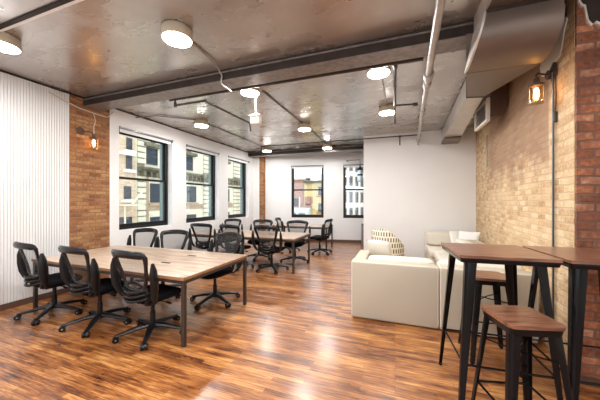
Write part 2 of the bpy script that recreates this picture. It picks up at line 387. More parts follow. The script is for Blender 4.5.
def roller_blind(mat, wdt, z1, label, drop=.07):
    g = empty('roller_blind'); g.matrix_world = mat; tag(g, label, 'blind', 'roller blinds at the window heads')
    MB().tube([(.02, -.09, z1 - .03), (wdt - .02, -.09, z1 - .03)], .016, 10, up=(0, 0, 1)).build('roller_tube', M['greymetal'], g)
    MB().box(.03, wdt - .03, -.072, -.068, z1 - drop - .04, z1 - .03).build('blind_fabric', M['blind'], g)
    for bx_ in (0, wdt - .02): MB().box(bx_, bx_ + .02, -.12, -.06, z1 - .06, z1).build('bracket', M['greymetal'], g)
names = ['white roller blind above the tall window beside the brick pier', 'white roller blind above the middle of the three side windows', 'white roller blind above the side window nearest the far corner']
for i, (a, b) in enumerate(WINS):
    mt = Matrix.Translation((XL - .17, a, 0)) @ Matrix.Rotation(R(90), 4, 'Z')
    sash_window(i + 1, mt, b - a, WZ0, WZ1)
    roller_blind(Matrix.Translation((XL - .07, a, 0)) @ Matrix.Rotation(R(90), 4, 'Z') @ Matrix.Translation((0, .02, 0)), b - a, WZ1, names[i])

# far wall (slightly skewed)
A = Vector((-5.42, 9.414, 0)); ang = math.atan2(.61, 3.45)
FM = Matrix.Translation(A) @ Matrix.Rotation(ang, 4, 'Z')
def far_s(x): return (x - A.x) / math.cos(ang)
FW = [(far_s(-3.85), far_s(-2.60)), (far_s(-1.86), far_s(-.62))]
FZ0, FZ1 = .93, 2.97
m = MB(); xs = [-.1, FW[0][0], FW[0][1], FW[1][0], FW[1][1], 8.2]
for i in range(0, 6, 2): m.box(xs[i], xs[i+1], 0, .3, 0, CH)
for a, b in FW: m.box(a, b, 0, .3, 0, FZ0); m.box(a, b, 0, .3, FZ1, CH)
o = m.build('wall_far', M['white']); o.matrix_world = FM; struct(o)
o = MB().box(.62, 8.0, -.015, 0, 0, .10).build('baseboard_far', M['darkbase']); o.matrix_world = FM; struct(o)
fn = ['white roller blind above the far window over the desks', 'white roller blind above the far window beside the white partition']
for i, (a, b) in enumerate(FW):
    sash_window(4 + i, FM @ Matrix.Translation((a, .05, 0)), b - a, FZ0, FZ1, teal=False, meet=2.01)
    roller_blind(FM @ Matrix.Translation((a, .07, 0)), b - a, FZ1, fn[i])
# corner brick column
o = MB().box(0, .16, 0, .5, 0, CH).build('wall_corner_column', M['pier'], loc=(-5.06, 9.3, 0)); struct(o)
struct(MB().box(XL - .02, -5.061, 9.31, 9.7, 0, CH).build('wall_corner_jog', M['white']))

# partition and right walls
struct(MB().box(-.86, 2.2, 7.85, 7.98, 0, CH).build('wall_partition', M['white']))
tan_ang = math.atan2(7.9 - 3.02, (7.9 - 3.02) * .0908)
# local x runs towards the camera from the far end so that +y (local) is behind the wall
c0 = Vector((1.50, 3.02, 0)); c1 = Vector((1.50 + (10.9 - 3.02) * .0908, 10.9, 0)); Lw = (c1 - c0).length
o = MB().box(.02, Lw, -.2, 0, 0, CH).build('wall_tan_brick', M['tan_wall'], loc=c0, rot=tan_ang); struct(o)
struct(MB().prism([(1.4985, 3.0), (3.4, 3.0), (3.4, 3.3), (1.75, 3.3), (1.504, 3.035)], 'z', 0, CH).build('wall_red_brick', M['red_wall']))
struct(MB().box(3.3, 3.5, -3.0, 3.02, 0, CH).build('wall_right', M['white']))
struct(MB().box(1.503, 3.3, 2.982, 3.0, 0, .05).build('baseboard_right', M['darkbase']))
# rear wall behind the camera; three wide openings added to let in more daylight
m = MB(); xs = [-5.6, -4.9, -2.9, -2.4, -.4, .1, 2.1, 3.5]
for i in range(0, 8, 2): m.box(xs[i], xs[i+1], -3.2, -3.0, 0, CH)
for i in (1, 3, 5): m.box(xs[i], xs[i+1], -3.2, -3.0, 0, .8); m.box(xs[i], xs[i+1], -3.2, -3.0, 3.2, CH)
struct(m.build('wall_rear', M['white']))

# beams
def beam(name, y0, y1, z0, x0, x1):
    g = MB(); g.box(x0, x1, y0, y0 + .03, z0, CH); g.box(x0, x1, y1 - .03, y1, z0, CH); g.box(x0, x1, y0 + .03, y1 - .03, z0 + .012, z0 + .05)
    o = g.build(name, M['beam']); struct(o)
    l = MB().box(x0, x1, y0 + .002, y1 - .002, z0 - .006, z0 + .011).build('beam_soffit', M['soffit'], o)
    e = MB().box(x0, x1, y0 - .014, y0, CH - .05, CH - .034).build('beam_moulding', M['soffit'], o)
beam('beam_main', 3.18, 3.47, 3.31, XL, 3.3)
beam('beam_back', 8.9, 9.28, 3.30, XL, 3.0)
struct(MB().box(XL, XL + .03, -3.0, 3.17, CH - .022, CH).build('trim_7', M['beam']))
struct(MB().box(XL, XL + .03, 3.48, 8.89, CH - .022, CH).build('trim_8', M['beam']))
struct(MB().box(XL, 1.6, 1.600, 1.625, CH - .02, CH).build('trim_1', M['trim']))
struct(MB().box(XL, 1.6, 1.56, 1.60, CH - .014, CH).build('trim_2', M['beam']))

# ------------------------------------------------------------------ outside: street facades
def facade_window(g, x0, x1, z0, z1, frame, glassm, org, rot, depth=.25, sill=None, head=None):
    """window part with its pane and sill; local plane y=0 facing -y"""
    f = MB(); t = .05
    f.box(x0 - t, x1 + t, -.06, .12, z0 - t, z0); f.box(x0 - t, x1 + t, -.06, .12, z1, z1 + t)
    f.box(x0 - t, x0, -.06, .12, z0, z1); f.box(x1, x1 + t, -.06, .12, z0, z1); f.box(x0, x1, -.05, .06, (z0+z1)/2 - .04, (z0+z1)/2 + .04)
    o = f.build('window', frame, g)
    MB().box(x0, x1, -.03, -.005, z0, z1).build('pane', glassm, o)
    if sill: MB().box(x0 - .2, x1 + .2, -.18, .0, z0 - .25, z0 - .09).build('stone_sill', sill, o)
    if head:
        h = MB().box(x0 - .3, x1 + .3, -.28, 0, z1 + .09, z1 + .32); h.tube([((x0+x1)/2, -.12, z1 + .3), ((x0+x1)/2, -.12, z1 + .62), ((x0+x1)/2, -.12, z1 + .95)], [.10, .22, .05], 10)
        h.build('carved_head', head, o)
M['fac_tan'] = brick_mat('facade_tan_brick', [(.2, (.56, .40, .26)), (.6, (.72, .55, .38)), (.9, (.82, .68, .52))], (.66, .52, .38))
M['fac_cream'] = plain('cream_limestone', (.74, .70, .54), .85, noise=.08, nscale=3)
M['fac_dark'] = plain('weathered_cornice', (.15, .14, .09), .8, noise=.5, nscale=5, bump=.4)
M['fac_glass'] = plain('facade_glass', (.035, .05, .07), .45, spec=.2)
M['fac_frame'] = plain('facade_window_frame', (.04, .045, .045), .5)
M['fac_yellow'] = plain('yellow_stucco', (.72, .55, .25), .85, noise=.12, nscale=1.5)
M['fac_red'] = brick_mat('facade_red_brick', [(.2, (.36, .14, .10)), (.8, (.58, .28, .20))], (.50, .32, .26))
M['fac_white'] = plain('white_render', (.85, .85, .84), .8)
M['fac_grey'] = plain('grey_limestone', (.62, .60, .55), .85, noise=.07, nscale=2)
M['fac_brown'] = plain('brown_stone', (.42, .31, .21), .85, noise=.2, nscale=2)
M['awning'] = plain('white_canvas', (.80, .86, .87), .7)
M['ink'] = plain('dark_lettering', (.08, .09, .10), .7)

FX = -14.0
def fac(name, y0, y1, z0, z1, mat, depth=6):
    """facade on the plane x = FX, front faces +x; local x = world -y direction reversed"""
    g = empty(name, (FX, y0, 0), R(90))        # local x -> +y world, local y -> -x world
    b = MB().box(0, y1 - y0, 0, depth, z0, z1).build('facade_wall', mat, g)
    return g
g = fac('tenement_building', 6.0, 11.05, -8, 12, M['fac_tan'])
tag(g, 'tan brick building across the street with narrow arched windows', 'building')
for (a, b, z0, z1) in ((10.54, 10.76, 4.5, 5.05), (10.52, 10.76, 3.42, 4.05), (10.4, 10.7, 1.75, 2.35), (9.2, 9.45, 4.5, 5.05), (9.2, 9.45, 3.4, 4.05), (10.15, 10.75, .1, .65)):
    facade_window(g, a - 6, b - 6, z0, z1, M['fac_frame'], M['fac_glass'], 0, 0, sill=M['fac_white'])
MB().box(3.5, 5.0, -.12, 0, 4.12, 4.28).build('string_course', M['fac_white'], g)
esc = MB(); esc.box(3.8, 4.9, -.9, -.05, 1.32, 1.40); esc.tube([(4.3, -.7, 1.4), (5.0, -.7, 2.2)], .06, 6); esc.tube([(4.05, -.5, -.5), (4.05, -.5, 1.35)], .05, 6)
esc.build('balcony', M['fac_cream'], g)

g = fac('limestone_building', 11.05, 30, -8, 12, M['fac_cream'])
tag(g, 'cream stone corner building with banded piers and a dark carved cornice', 'building')
def Y(v): return v - 11.05
for (a, b) in ((11.8, 12.45), (14.8, 15.5), (19.0, 19.7), (22.6, 23.5)):
    facade_window(g, Y(a), Y(b), 3.85, 4.75, M['fac_frame'], M['fac_glass'], 0, 0, head=M['fac_dark'])
    facade_window(g, Y(a) + .25, Y(b) + .35, 1.55, 2.6, M['fac_frame'], M['fac_glass'], 0, 0, sill=M['fac_brown'])
    facade_window(g, Y(a) + .25, Y(b) + .35, -.5, .55, M['fac_frame'], M['fac_glass'], 0, 0, sill=M['fac_brown'])
c = MB()
c.box(Y(11.15), Y(29), -.5, 0, 3.42, 3.56); c.box(Y(11.15), Y(29), -.32, 0, 3.32, 3.42)
yy = 11.3
while yy < 28: c.box(Y(yy), Y(yy) + .14, -.38, 0, 3.02, 3.32); yy += .42
c.build('cornice', M['fac_dark'], g)
q = MB()
for (a, b) in ((11.12, 11.62), (13.6, 14.5), (16.7, 17.9), (20.7, 21.9)):
    z = -2.0
    while z < 6.5:
        if not (3.0 < z < 3.75): q.box(Y(a), Y(b), -.12, 0, z, z + .26)
        z += .34
q.build('banded_pier', M['fac_cream'], g)
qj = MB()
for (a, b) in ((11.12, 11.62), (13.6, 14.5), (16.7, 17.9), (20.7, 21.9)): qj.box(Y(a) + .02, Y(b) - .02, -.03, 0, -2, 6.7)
qj.build('pier_joint', plain('dark_joint_stone', (.30, .26, .18), .9), g)  # darker stone backing in the gaps between the pier bands
s_ = MB()
for (a, b) in ((11.66, 13.5), (14.6, 16.6), (18.0, 20.6)):
    s_.box(Y(a), Y(b), -.06, 0, 1.0, 1.35); s_.box(Y(a), Y(b), -.05, 0, -.9, -.5); s_.box(Y(a), Y(a)+.22, -.05, 0, -2, 3.1)
s_.build('spandrel_band', M['fac_brown'], g)

def block(name, x0, x1, y, depth, z0, z1, mat):
    g = empty(name, (x0, y, 0)); MB().box(0, x1 - x0, 0, depth, z0, z1).build('facade_wall', mat, g); return g
g = block('brick_house', -12.5, -8.95, 26, 5, -8, 3.75, M['fac_red'])
tag(g, 'low red brick house seen through the far window', 'building')
for a in (2.3, 3.05):
    MB().box(a, a + .12, -.04, 0, -.5, 2.0).build('downpipe', M['fac_white'], g)
MB().box(0, 3.55, -.1, 5, 3.75, 3.88).build('parapet', M['fac_brown'], g)
for a in (2.55,): facade_window(g, a, a + .35, 1.1, 1.8, M['fac_frame'], M['fac_glass'], 0, 0)
g = block('yellow_building', -8.75, -6.2, 25.6, 6, -8, 3.45, M['fac_yellow'])
tag(g, 'yellow stucco building seen through the far window', 'building')
MB().box(0, 2.6, -.3, 6, 3.35, 3.62).build('cornice', M['fac_dark'], g)
for (a, z) in ((.15, 1.2), (1.55, 2.2), (1.55, .55), (1.55, -1.0), (.15, -.5)):
    facade_window(g, a, a + .5, z, z + .75, M['fac_frame'], M['fac_glass'], 0, 0, sill=M['fac_red'])
MB().box(.1, .95, -.06, 0, 1.3, 2.0).build('brick_infill', M['fac_red'], g)
g = block('white_rooftop_house', -11.6, -9.5, 34, 4, -8, 5.4, M['fac_white'])
tag(g, 'small white rooftop house above the red brick building', 'building')
facade_window(g, .25, .75, 3.9, 4.6, M['fac_frame'], M['fac_glass'], 0, 0)
g = empty('storefront_awning', (-10.1, 25.45, 0))
tag(g, 'white curved canvas awning with dark lettering outside the far window', 'awning')
prof = [(-.9, .05), (-.9, .45)] + [(-.9 + .9 * (1 - math.cos(R(t))), .45 + .45 * math.sin(R(t))) for t in range(15, 91, 15)] + [(.0, .05)]
MB().prism(prof, 'x', 0, 2.1, True).build('canopy', M['awning'], g)
MB().tube([(.1, 0, .7), (.1, .51, .7)], .03, 6).build('support_arm', M['fac_frame'], g)
lt = MB()
for i, x in enumerate((.12, .20, .50, .60, .70, .80, 1.12, 1.22, 1.32, 1.42, 1.52, 1.62, 1.72)): lt.box(x, x + .055, -.93, -.9, .2, .2 + (.16 if i % 2 else .24))
for x in (.3, .55, .8, 1.0, 1.25, 1.5, 1.7): lt.box(x, x + .12, -.93, -.9, .08, .13)
lt.build('lettering', M['ink'], g)

g = empty('office_block', (-4.7, 24, 0), R(72)); tag(g, 'grey stone office block with rows of windows seen through the second far window', 'building')
MB().box(0, 26, 0, .6, -8, 6.6).build('facade_wall', M['fac_grey'], g)
for r_ in range(6):
    for k in range(10):
        z = -3.2 + r_ * 1.55; x = .5 + k * 1.25
        f = MB(); f.box(x - .06, x + .66, -.05, .1, z - .06, z); f.box(x - .06, x + .66, -.05, .1, z + 1.0, z + 1.06); f.box(x - .06, x, -.05, .1, z, z + 1.0); f.box(x + .6, x + .66, -.05, .1, z, z + 1.0)
        o = f.build('window', M['fac_brown'], g)
        MB().box(x, x + .6, -.012, .02, z, z + 1.0).build('pane', M['fac_glass'], o)
for z in (-3.6, -.3, 2.8, 6.4): MB().box(0, 26, -.3, 0, z, z + .22).build('string_course', M['fac_white'], g)
struct(MB().box(-40, 30, -6, 70, -8.2, -8).build('ground_street', M['fac_grey']))

# ------------------------------------------------------------------ ducts, register
g = empty('ventilation_duct', (0, 0, 0)); tag(g, 'bronze sheet metal duct curving down from the ceiling above the bar tables', 'duct')
curve = [(2.80, 3.29), (2.765, 3.17), (2.785, 3.06), (2.84, 2.985), (2.92, 2.93), (3.02, 2.90), (3.13, 2.89)]
body = MB()
poly = [(1.2, 3.45), (1.2, 3.295)] + curve + [(3.14, 3.31), (3.12, 3.45)]
def xl(z_): return .69 + .085 * min(1, max(0, (z_ - 2.89) / .38)) ** 1.2
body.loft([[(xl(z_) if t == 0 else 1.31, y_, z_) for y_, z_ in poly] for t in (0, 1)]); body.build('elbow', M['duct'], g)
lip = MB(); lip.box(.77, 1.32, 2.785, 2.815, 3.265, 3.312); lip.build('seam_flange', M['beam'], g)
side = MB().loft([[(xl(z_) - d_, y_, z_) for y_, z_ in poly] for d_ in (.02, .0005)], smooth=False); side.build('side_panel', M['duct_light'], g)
rd = MB()
a, b, c_, d_ = (.69, 3.14, 2.89), (1.31, 3.14, 2.89), (1.24, 4.62, 3.13), (1.01, 4.56, 3.13)
tp = [(.69, 3.14, 3.30), (1.31, 3.14, 3.30), (1.24, 4.62, 3.30), (1.01, 4.56, 3.30)]
rd.add([a, b, c_, d_] + tp, [(0, 3, 2), (0, 2, 1), (4, 5, 6, 7), (0, 4, 7, 3), (1, 2, 6, 5), (0, 1, 5, 4), (3, 7, 6, 2)]); rd.build('reducer', M['duct'], g)
br_ = MB(); p = [(1.01, 4.56), (1.24, 4.62), (1.55, 7.84), (1.16, 7.84)]
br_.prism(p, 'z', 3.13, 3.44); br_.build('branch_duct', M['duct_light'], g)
MB().prism([(1.00, 4.53), (1.25, 4.59), (1.25, 4.63), (1.00, 4.57)], 'z', 3.122, 3.44).build('seam_flange', M['beam'], g)
MB().prism([(1.13, 7.2), (1.48, 7.2), (1.54, 7.84), (1.15, 7.84)], 'z', 3.075, 3.13).build('end_collar', M['duct'], g)

g = empty('air_register', (0, 0, 0)); tag(g, 'boxed air outlet with a pale louvred grille beside the tan brick wall', 'vent')
def wx(y): return 1.50 + (y - 3.02) * .0908
bx = MB(); x0 = 1.43
prof = [(x0, 2.92), (x0, 3.44), (wx(5.0) - .01, 3.44), (wx(5.0) - .01, 3.10), (wx(5.0) - .06, 3.0), (wx(5.0) - .13, 2.94)]
bx.prism(prof, 'y', 5.0, 5.68); bx.build('duct_box', plain('dark_bronze_box', (.16, .10, .075), .4, metal=.6), g)
MB().box(x0 - .012, x0, 5.0, 5.68, 3.26, 3.44).build('cover_plate', M['duct_light'], g)
fr = MB(); fr.box(x0 - .05, x0, 5.0, 5.68, 2.86, 2.90); fr.box(x0 - .05, x0, 5.0, 5.68, 3.20, 3.24); fr.box(x0 - .05, x0, 5.0, 5.05, 2.9, 3.2); fr.box(x0 - .05, x0, 5.63, 5.68, 2.9, 3.2)
fr.build('grille_frame', M['beige_plastic'], g)
lv = MB()
for k in range(7): lv.box(x0 - .035, x0 - .006, 5.05, 5.63, 2.915 + k * .042, 2.925 + k * .042)
lv.build('louvre', M['greymetal'], g)

# broken plaster edge over the red brick
g = MB(); e = [(1.503, 3.46), (1.512, 3.33), (1.53, 3.285), (1.55, 3.275), (1.56, 3.20), (1.57, 3.14), (1.595, 3.10), (1.62, 3.12), (1.66, 3.09), (1.76, 3.08), (2.0, 3.05), (2.5, 3.06), (3.3, 3.05), (3.3, 3.46)]
g.prism(e, 'y', 2.967, 2.999); o = g.build('trim_3', M['beam']); struct(o)
g = MB(); e2 = [(max(1.5, x - .012), z - .016) for x, z in e[:-2]] + [e[-2]] + [e[-1]]
g.prism(e2, 'y', 2.977, 2.9985); o = g.build('trim_4', M['beige_plastic']); struct(o)
# remnant of white plaster above the lantern on the tan wall
pm = Matrix.Translation(c0) @ Matrix.Rotation(tan_ang, 4, 'Z')
g = MB(); e = [(.13, 3.27), (.20, 3.36), (.40, 3.32), (.64, 3.22), (.75, 3.10), (.72, 3.0), (.66, 2.96), (.56, 2.99), (.50, 2.93), (.42, 2.96), (.36, 2.98), (.27, 3.0), (.22, 3.08), (.19, 3.18)]
g.prism(e, 'y', .001, .012); o = g.build('trim_5', M['pillow']); o.matrix_world = pm; struct(o)
g = MB(); e = [(.32, 2.84), (.44, 2.82), (.47, 2.96), (.40, 3.0), (.33, 2.97)]; g.prism(e, 'y', .0125, .016); o = g.build('trim_6', M['rust']); o.matrix_world = pm; struct(o)

# ------------------------------------------------------------------ ceiling lamps
DL = [((-2.24, 2.26), 'round ceiling lamp closest to the viewer with a deep beige drum'),
      ((-4.22, 1.68), 'round ceiling lamp over the near end of the beadboard wall'),
      ((-.215, 3.80), 'round ceiling lamp just past the dark beam beside the big pale pipe'),
      ((-2.23, 3.78), 'round ceiling lamp just past the dark beam beside the hanging white device'),
      ((-.15, 5.56), 'round ceiling lamp over the sofa area in front of the white partition'),
      ((-4.275, 5.04), 'round ceiling lamp in front of the side windows'),
      ((-2.10, 6.16), 'round ceiling lamp above the middle desk'),
      ((-2.13, 8.6), 'round ceiling lamp at the back in front of the far windows'),
      ((-4.27, 8.4), 'round ceiling lamp in the back corner by the brick column')]
def disc_lamp(x, y, label, drum=.12):
    g = empty('ceiling_lamp', (x, y, CH)); tag(g, label, 'lamp', 'round disc lamps on the ceiling')
    MB().lathe([(.06, -.002), (.15, -.004), (.158, -.02), (.162, -drum + .01), (.155, -drum), (.145, -drum)], 32).build('drum', M['lamp_body'], g)
    MB().lathe([(.143, -drum + .004), (.143, -drum - .004), (.12, -drum - .012), (.05, -drum - .016)], 32).build('diffuser', M['lamp'], g)
for (x, y), lb in DL: disc_lamp(x, y, lb)
for (x, y), lb in [((-.2, 1.75), 'added unseen ceiling lamp for extra light, over the open floor'), ((-2.24, .3), 'added unseen ceiling lamp for extra light, in the middle row'), ((-4.2, -.3), 'added unseen ceiling lamp for extra light, by the beadboard wall'),
                   ((-.2, -.4), 'added unseen ceiling lamp for extra light, straight overhead'), ((-.2, -2.0), 'added unseen ceiling lamp for extra light, by the rear openings on the right'), ((-2.24, -1.8), 'added unseen ceiling lamp for extra light, by the middle rear opening'), ((2.2, -.4), 'added unseen ceiling lamp for extra light, by the right wall')]: disc_lamp(x, y, lb)  # extra lamps outside the view, added to brighten the room

# ------------------------------------------------------------------ pipes and conduits
def pipe(name, parts, label, cat='pipe', couplings=(), mat=None, cm=None, group=None):
    g = empty(name, parts[0][0][0]); tag(g, label, cat, group); org = Vector(parts[0][0][0])
    for pts, r_ in parts: MB().tube([Vector(p) - org for p in pts], r_, 10).build('pipe_run', mat, g)
    for (p, q, r_) in couplings: MB().tube([Vector(p) - org, Vector(q) - org], r_, 12).build('coupling', cm or mat, g)
    return g
def lerp(a, b, t): return tuple(Vector(a).lerp(Vector(b), t))
a, b = (.27, .6, 3.2), (.58, 7.8, 3.2)
P_ = lambda y_: lerp(a, b, (y_ - .6) / 7.2)
pipe('main_pipe', [([P_(.6), P_(3.75)], .038), ([P_(3.75), P_(7.75)], .034), ([P_(7.75), (P_(7.75)[0], 7.78, 3.08)], .03), ([P_(5.2), (P_(5.2)[0] - .14, 5.2, 3.2)], .012)],
     'thick pale ceiling pipe running front to back past the white partition', couplings=[(P_(3.7), P_(3.82), .062), (P_(3.98), P_(4.1), .055), (P_(5.14), P_(5.26), .05), (P_(5.45), P_(5.53), .05), (P_(7.6), P_(7.7), .05)], mat=M['pipe'])
pipe('sprinkler_main', [([(-3.72, 3.59, 3.35), (.33, 3.60, 3.345)], .022), ([(-3.30, 3.53, 3.45), (-3.28, 3.59, 3.37)], .012), ([(-2.12, 3.53, 3.45), (-2.10, 3.59, 3.37)], .012),
                        ([(-3.61, 3.6, 3.37), (-3.61, 3.6, 3.25), (-2.99, 3.6, 3.25), (-2.93, 4.95, 3.25), (-2.93, 5.0, 3.08)], .019),
                        ([(0, 3.62, 3.36), (0, 5.14, 3.33)], .021), ([(0, 5.14, 3.33), (.38, 5.14, 3.31)], .015), ([(0, 5.14, 3.33), (0, 5.16, 3.05)], .012)],
     'dark sprinkler pipe with branches along the back side of the main beam',
     couplings=[((-2.98, 3.58, 3.37), (-2.92, 3.58, 3.37), .034), ((-.03, 3.6, 3.36), (.03, 3.6, 3.36), .036), ((-1.9, 3.59, 3.37), (-1.86, 3.59, 3.37), .032),
                ((-3.61, 3.6, 3.30), (-3.61, 3.6, 3.22), .026), ((-3.03, 3.6, 3.25), (-2.95, 3.6, 3.25), .024), ((0, 3.64, 3.36), (0, 3.74, 3.36), .034), ((.30, 5.14, 3.31), (.38, 5.14, 3.31), .03), ((0, 5.16, 3.08), (0, 5.16, 3.0), .02)], mat=M['blackpipe'])
pipe('rear_sprinkler_pipe', [([(-4.0, 7.5, 3.32), (.62, 7.5, 3.3)], .017), ([(-4.0, 7.5, 3.32), (-4.0, 7.5, 3.15)], .014), ([(-1.75, 7.5, 3.3), (-1.75, 7.5, 3.45)], .01), ([(.12, 7.5, 3.3), (.12, 7.5, 3.06)], .016), ([(.62, 7.5, 3.3), (.6, 7.62, 3.26)], .018)],
     'dark sprinkler pipe along the back with a short drop by the white partition', couplings=[((.08, 7.5, 3.3), (.16, 7.5, 3.3), .026)], mat=M['blackpipe'])
pipe('window_conduit', [([(XL + .01, 4.2, 3.40), (-4.9, 4.35, 3.44), (-4.30, 4.9, 3.445)], .012), ([(-4.27, 5.2, 3.445), (-4.27, 8.25, 3.445)], .012)],
     'thin grey conduit linking the lamps above the side windows', 'conduit', mat=M['conduit'])
pipe('middle_conduit', [([(-2.12, 4.0, 3.445), (-2.10, 6.0, 3.445)], .013), ([(-2.1, 6.32, 3.445), (-2.12, 8.42, 3.445)], .013)],
     'thin grey conduit linking the lamps above the middle of the room', 'conduit', mat=M['conduit'])
pipe('bent_conduit', [([(-2.25, 2.42, 3.445), (-2.27, 2.75, 3.44), (-2.29, 3.0, 3.42), (-2.31, 3.15, 3.36), (-2.34, 3.17, 3.29), (-2.38, 3.24, 3.285), (-2.40, 3.50, 3.288)], .012)],
     'thin conduit curving from the closest ceiling lamp over the beam', 'conduit', mat=M['pipe'])
pipe('sofa_conduit', [([(-.20, 3.53, 3.445), (-.21, 3.56, 3.44)], .012), ([(-.20, 3.9, 3.445), (-.155, 5.40, 3.445)], .013), ([(-.15, 5.72, 3.445), (-.12, 7.8, 3.445)], .011)],
     'thin conduit linking the two lamps over the sofa area', 'conduit', mat=M['pipe'])
g = empty('wireless_device', (-2.16, 3.85, 2.93)); tag(g, 'small off-white box hanging on a thin white rod from the ceiling', 'device')
MB().tube([(0, 0, .08), (0, 0, .52)], .012, 8).build('rod', M['beige_plastic'], g)
hb = MB(); hb.rbox(-.085, .085, -.05, .05, -.09, .05, .015); hb.build('housing', M['beige_plastic'], g)
MB().add([(-.10, -.06, .05), (.10, -.06, .05), (.10, .06, .05), (-.10, .06, .05), (-.03, -.02, .09), (.03, -.02, .09), (.03, .02, .09), (-.03, .02, .09)],
         [(3,2,1,0),(4,5,6,7),(0,1,5,4),(1,2,6,5),(2,3,7,6),(3,0,4,7)]).build('bracket', M['trim'], g)
for (x, y, lb) in ((-3.2, 8.6, 'tiny white smoke detector at the back in front of the rear beam'), (-3.75, 8.55, 'tiny white smoke detector nearer the brick column in front of the rear beam')):
    tag(MB().lathe([(.05, -.002), (.055, -.03), (.03, -.045)], 16, loc=(x, y, CH)).build('smoke_detector', M['trim']), lb, 'detector', 'smoke detectors at the back')

# droopy cable over the brick pier
cb = [(XL + .02, 2.66, 3.36), (XL + .02, 2.85, 3.30), (XL + .02, 3.1, 3.24), (XL + .02, 3.4, 3.22), (XL + .02, 3.6, 3.22), (XL + .02, 3.70, 3.36)]
tag(MB().tube(cb, .010, 6).build('cable', M['cable']), 'pale cable drooping across the top of the brick pier', 'cable')

# ------------------------------------------------------------------ wall sconces
def lantern(name, loc, label, rz, scale=1.0, arm=((0, 0, .12), (.0, 0, .2), (.14, 0, .26))):
    g = empty(name, loc, rz); tag(g, label, 'wall lamp'); s = scale
    MB().lathe([(.055*s, -.10*s), (.055*s, .075*s)], 16).build('glass_jar', M['lantern_glass'], g)
    MB().lathe([(.025*s, .17*s), (.03*s, .12*s), (.068*s, .095*s), (.066*s, .075*s)], 20).build('cap', M['rust'], g)
    MB().lathe([(.062*s, -.10*s), (.066*s, -.115*s), (.03*s, -.125*s)], 20).build('base_ring', M['brass'], g)
    cg = MB()
    for k in range(4):
        a_ = R(45 + 90 * k); cg.tube([(.063*s*math.cos(a_), .063*s*math.sin(a_), -.11*s), (.063*s*math.cos(a_), .063*s*math.sin(a_), .09*s)], .004, 6)
    cg.build('cage', M['brass'], g)
    MB().lathe([(.012*s, .06*s), (.022*s, .03*s), (.026*s, -.01*s), (.018*s, -.05*s), (.006*s, -.065*s)], 14).build('bulb', M['bulb'], g)
    MB().tube(arm, .010, 8).build('arm', M['rust'], g)
    return g
g = lantern('wall_lantern', (1.36, 3.36, 2.68), 'lit amber glass lantern on the tan brick wall', 0, .92, arm=((0, 0, .14), (0, 0, .19), (.03, .05, .22), (.155, .12, .22)))
MB().lathe([(.045, 0), (.045, .03)], 16, mat=Matrix.Rotation(R(90), 4, 'Y'), loc=(.14, .12, .22)).build('wall_plate', M['rust'], g)
g = lantern('wall_jar_lamp', (XL + .14, 3.27, 2.64), 'lit glass jar lamp on the left brick pier', 0, .95, arm=((0, 0, .16), (-.03, -.04, .20), (-.12, -.15, .20)))
MB().lathe([(.06, 0), (.07, .02), (.03, .05)], 16, mat=Matrix.Rotation(R(90), 4, 'Y'), loc=(-.14, -.15, .20)).build('wall_plate', M['rust'], g)
MB().tube([(0, 0, .16), (.0, .0, .30), (-.03, .05, .42), (-.10, .06, .56)], .007, 6).build('cord', M['cable'], g)

# conduit and junction box on tan wall
def WL(s, off, z): p = pm @ Vector((s, off, z)); return tuple(p)
g = empty('wall_conduit', WL(.39, .02, 0)); tag(g, 'dark vertical conduit with a small box on the tan brick wall', 'conduit'); og = Vector(g.location)
MB().tube([Vector(WL(.40, .02, .02)) - og, Vector(WL(.40, .02, 2.9)) - og], .005, 8).build('pipe_run', M['greymetal'], g)
MB().tube([Vector(WL(.375, .02, .02)) - og, Vector(WL(.375, .02, 2.9)) - og], .007, 8).build('pipe_run', M['blackpipe'], g)
jb = MB(); jb.rbox(.33, .362, .002, .03, 2.37, 2.48, .008, mat=pm); o = jb.build('junction_box', M['blackpipe']); o.data.transform(Matrix.Translation(-og)); o.parent = g
MB().tube([Vector(WL(.345, .015, 2.48)) - og, Vector(WL(.33, .015, 2.65)) - og, Vector(WL(.345, .015, 2.9)) - og], .008, 6).build('loose_wire', M['rust'], g)
tag(MB().tube([WL(3.5, .012, 2.28), WL(3.5, .012, 2.95)], .008, 6).build('thin_wall_pipe', M['pipe']), 'short pale pipe on the tan brick wall below the air outlet', 'pipe')

# ------------------------------------------------------------------ desks
def desk(name, x0, x1, y0, y1, label, h=.755, grom=(), legs=()):
    g = empty(name, ((x0+x1)/2, (y0+y1)/2, 0)); tag(g, label, 'desk'); w2 = (x1-x0)/2; d2 = (y1-y0)/2
    MB().box(-w2, w2, -d2, d2, h - .006, h).build('tabletop', M['table'], g)
    MB().box(-w2, w2, -d2, d2, h - .034, h - .0062).build('edge_band', M['table_edge'], g)
    f = MB(); t = .035
    f.box(-w2 + .01, w2 - .01, -d2 + .012, -d2 + .012 + t, h - .075, h - .0345); f.box(-w2 + .01, w2 - .01, d2 - .012 - t, d2 - .012, h - .075, h - .0345)
    f.box(-w2 + .01, -w2 + .01 + t, -d2 + .012 + t, d2 - .012 - t, h - .075, h - .0345); f.box(w2 - .01 - t, w2 - .01, -d2 + .012 + t, d2 - .012 - t, h - .075, h - .0345)
    f.build('frame', M['steel_leg'], g)
    xs_ = [-w2 + .01, w2 - .01 - .04] + [l - .022 for l in legs]
    for lx in xs_:
        for ly in (-d2 + .012, d2 - .012 - .04): MB().box(lx, lx + .04, ly, ly + .04, 0, h - .0755).build('leg', M['steel_leg'], g)
    for gx, gy in grom: MB().box(gx - .07, gx + .07, gy - .014, gy + .014, h, h + .006).build('cable_slot', M['plastic'], g)
    return g
desk('work_desk', -4.87, -2.13, 2.24, 3.54, 'long oak desk with black metal legs nearest the viewer', grom=((.62, -.18), (-.62, .1), (.62, .3)))
